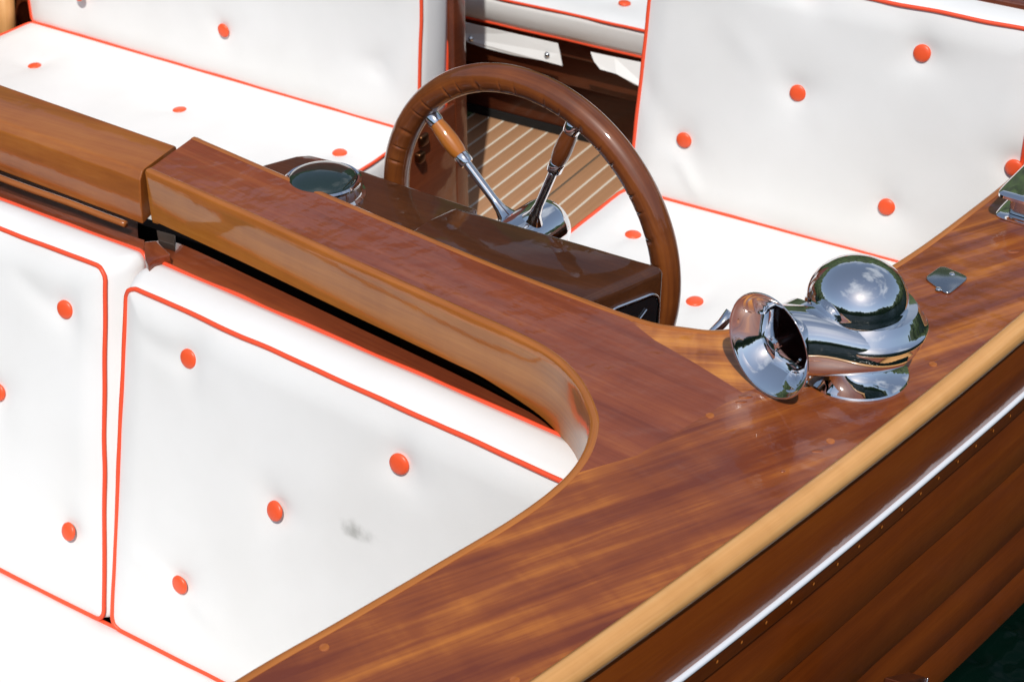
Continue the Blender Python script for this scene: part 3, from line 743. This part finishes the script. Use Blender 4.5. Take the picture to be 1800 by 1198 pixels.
# neck widening from the bell into the body
T0 = Mc+ax*.022; T1 = V((stem.x, stem.y, .060))+rt*.004
pth = []; prs = []
for k in range(25):
    t = k/24
    c = T0.lerp(T1, t); c = c+bs*.010*math.sin(math.pi*t)
    e = float(smooth01(np.array(t)))
    w_ = .0440+(.0740-.0440)*e**.9; h_ = .0430-(.0430-.0355)*e; pth.append(c); prs.append((w_, h_))
nk = []
for (c, (w_, h_)) in zip(pth, prs):
    for a, b in sel(w_, h_, 2.3, 48): nk.append(c+bs*a+bu*b)
fs = [(i*48+k, i*48+(k+1) % 48, (i+1)*48+(k+1) % 48, (i+1)*48+k) for i in range(24) for k in range(48)]
mesh('neck', nk, fs, M_chrome, hornt)
# small clamp screw where bell and neck meet
sc_ = Mc+ax*.046-bs*.0+bu*.030
for sgn in (1,):
    q = atz(1412, 597, .085)
# ------------------------------------------------------------------ deck plate, cleat, lever
pc = [atz(1624, 491), atz(1655, 469), atz(1704, 490), atz(1666, 521)]
ctr = sum(pc, V((0, 0, 0)))/4
plate = thing('deck_plate', 'small square chrome plate with two screws on the side deck beside the horn', 'plate', ctr)
pp = []
for i in range(4):
    a, b, c = pc[i-1], pc[i], pc[(i+1) % 4]
    for t in np.linspace(0, 1, 6):
        q0 = b.lerp(a, .22); q1 = b.lerp(c, .22); pp.append(q0*(1-t)**2+b*2*t*(1-t)+q1*t*t)
prism('plate', [(p.x, p.y) for p in pp], .0003, .0032, M_chrome2, plate, bv=.0012)
for px, py in ((1674, 481), (1650, 507)):
    c = atz(px, py, .0032); lathe('screw', [(0, .0012), (.003, .001), (.0042, 0), (.0044, -.001)], M_chrome, plate, center=c, n=20)
cle = thing('deck_fitting', 'rectangular two-tier chrome deck fitting cut off by the right edge', 'fitting', (2.17, .405, 0))
cdir = V((math.cos(R(-5)), math.sin(R(-5)), 0)); cs = V((-cdir.y, cdir.x, 0)); c0_ = V((2.165, .397, 0))
def slab(name, c, L, W, z0, z1, e, taper, mat, par, rise=0):
    st = []
    vs = []; n = 40; lv = [(z0, .97), (z0+.001, 1), (z1-.0025, 1), (z1-.0008, .975), (z1, .93)]
    for z, s_ in lv:
        for a, b in sel(L, W, e, n):
            k = 1-taper*abs(a)/L
            vs.append(c+cdir*a*s_+cs*b*s_*k+V((0, 0, z+rise*(a/L)**2)))
    fs = [(i*n+k, i*n+(k+1) % n, (i+1)*n+(k+1) % n, (i+1)*n+k) for i in range(len(lv)-1) for k in range(n)]
    fs += [tuple(range(n)), tuple(range((len(lv)-1)*n, len(lv)*n))]
    return mesh(name, vs, fs, mat, par, auto=40)
slab('base', V((2.172, .388, 0)), .100, .050, 0, .005, 9, 0, M_chrome, cle)
slab('post', V((2.174, .386, 0)), .088, .038, .005, .042, 9, 0, M_chrome2, cle)
slab('top_plate', V((2.160, .382, 0)), .108, .052, .042, .0495, 11, 0, M_chrome, cle)
lv_ = thing('throttle_lever', 'thin chrome lever just visible left of the horn mouth beyond the deck edge', 'lever', V((1.72, .66, -.09)))
tube('arm', [V((1.655, .712, -.085)), V((1.70, .690, -.055)), V((1.712, .683, -.040))], lambda i: .006+.001*i, M_chrome, lv_, n=12)

# ------------------------------------------------------------------ water and far shore (seen in the reflections)
m, n_, b_ = newmat('lake_water'); b_.inputs['Base Color'].default_value = (.001, .006, .004, 1); b_.inputs['Specular IOR Level'].default_value = .12; b_.inputs['Roughness'].default_value = .12; b_.inputs['IOR'].default_value = 1.33
tc_ = N(n_, 'ShaderNodeTexCoord'); nz_ = N(n_, 'ShaderNodeTexNoise'); nz_.inputs['Scale'].default_value = 2.5; nz_.inputs['Detail'].default_value = 4
n_.links.new(tc_.outputs['Object'], nz_.inputs['Vector']); bb = N(n_, 'ShaderNodeBump'); bb.inputs['Distance'].default_value = .15; n_.links.new(nz_.outputs['Fac'], bb.inputs['Height']); n_.links.new(bb.outputs[0], b_.inputs['Normal'])
wt = mesh('water', [(-600, -600, -0.735), (600, -600, -0.735), (600, 600, -0.735), (-600, 600, -0.735)], [(0, 1, 2, 3)], m, smooth=False); wt['kind'] = 'structure'
m, n_, b_ = newmat('shore_foliage'); tc_ = N(n_, 'ShaderNodeTexCoord'); nz_ = N(n_, 'ShaderNodeTexNoise'); nz_.inputs['Scale'].default_value = .5; nz_.inputs['Detail'].default_value = 6
rp_ = N(n_, 'ShaderNodeValToRGB'); rp_.color_ramp.elements[0].position = .35; rp_.color_ramp.elements[1].position = .7; rp_.color_ramp.elements[0].color = (.012, .022, .008, 1); rp_.color_ramp.elements[1].color = (.07, .12, .03, 1)
n_.links.new(tc_.outputs['Object'], nz_.inputs['Vector']); n_.links.new(nz_.outputs['Fac'], rp_.inputs[0]); n_.links.new(rp_.outputs[0], b_.inputs['Base Color']); b_.inputs['Roughness'].default_value = .8
vs = []; fs = []; NA = 420; NL = 9
for i in range(NA):
    a = 2*math.pi*i/NA
    hh = 10.5+17*max(0, math.cos((a-R(35)+math.pi) % (2*math.pi)-math.pi))**2+5*mnoise.noise(V((math.cos(a)*2.2, math.sin(a)*2.2, 0)))+3.0*mnoise.noise(V((math.cos(a)*12, math.sin(a)*12, 3)))+1.8*mnoise.noise(V((math.cos(a)*45, math.sin(a)*45, 7)))
    for k in range(NL):
        t = k/(NL-1); r_ = 42+6*t*t+1.6*mnoise.noise(V((math.cos(a)*30, math.sin(a)*30, k*.9)))
        vs.append((r_*math.cos(a), r_*math.sin(a), -1.2+hh*t))
for i in range(NA):
    j = (i+1) % NA
    for k in range(NL-1): fs.append((i*NL+k, j*NL+k, j*NL+k+1, i*NL+k+1))
tl = mesh('shore_woods', vs, fs, m); tl['kind'] = 'stuff'; tl['label'] = 'dense green woods along the far shore'
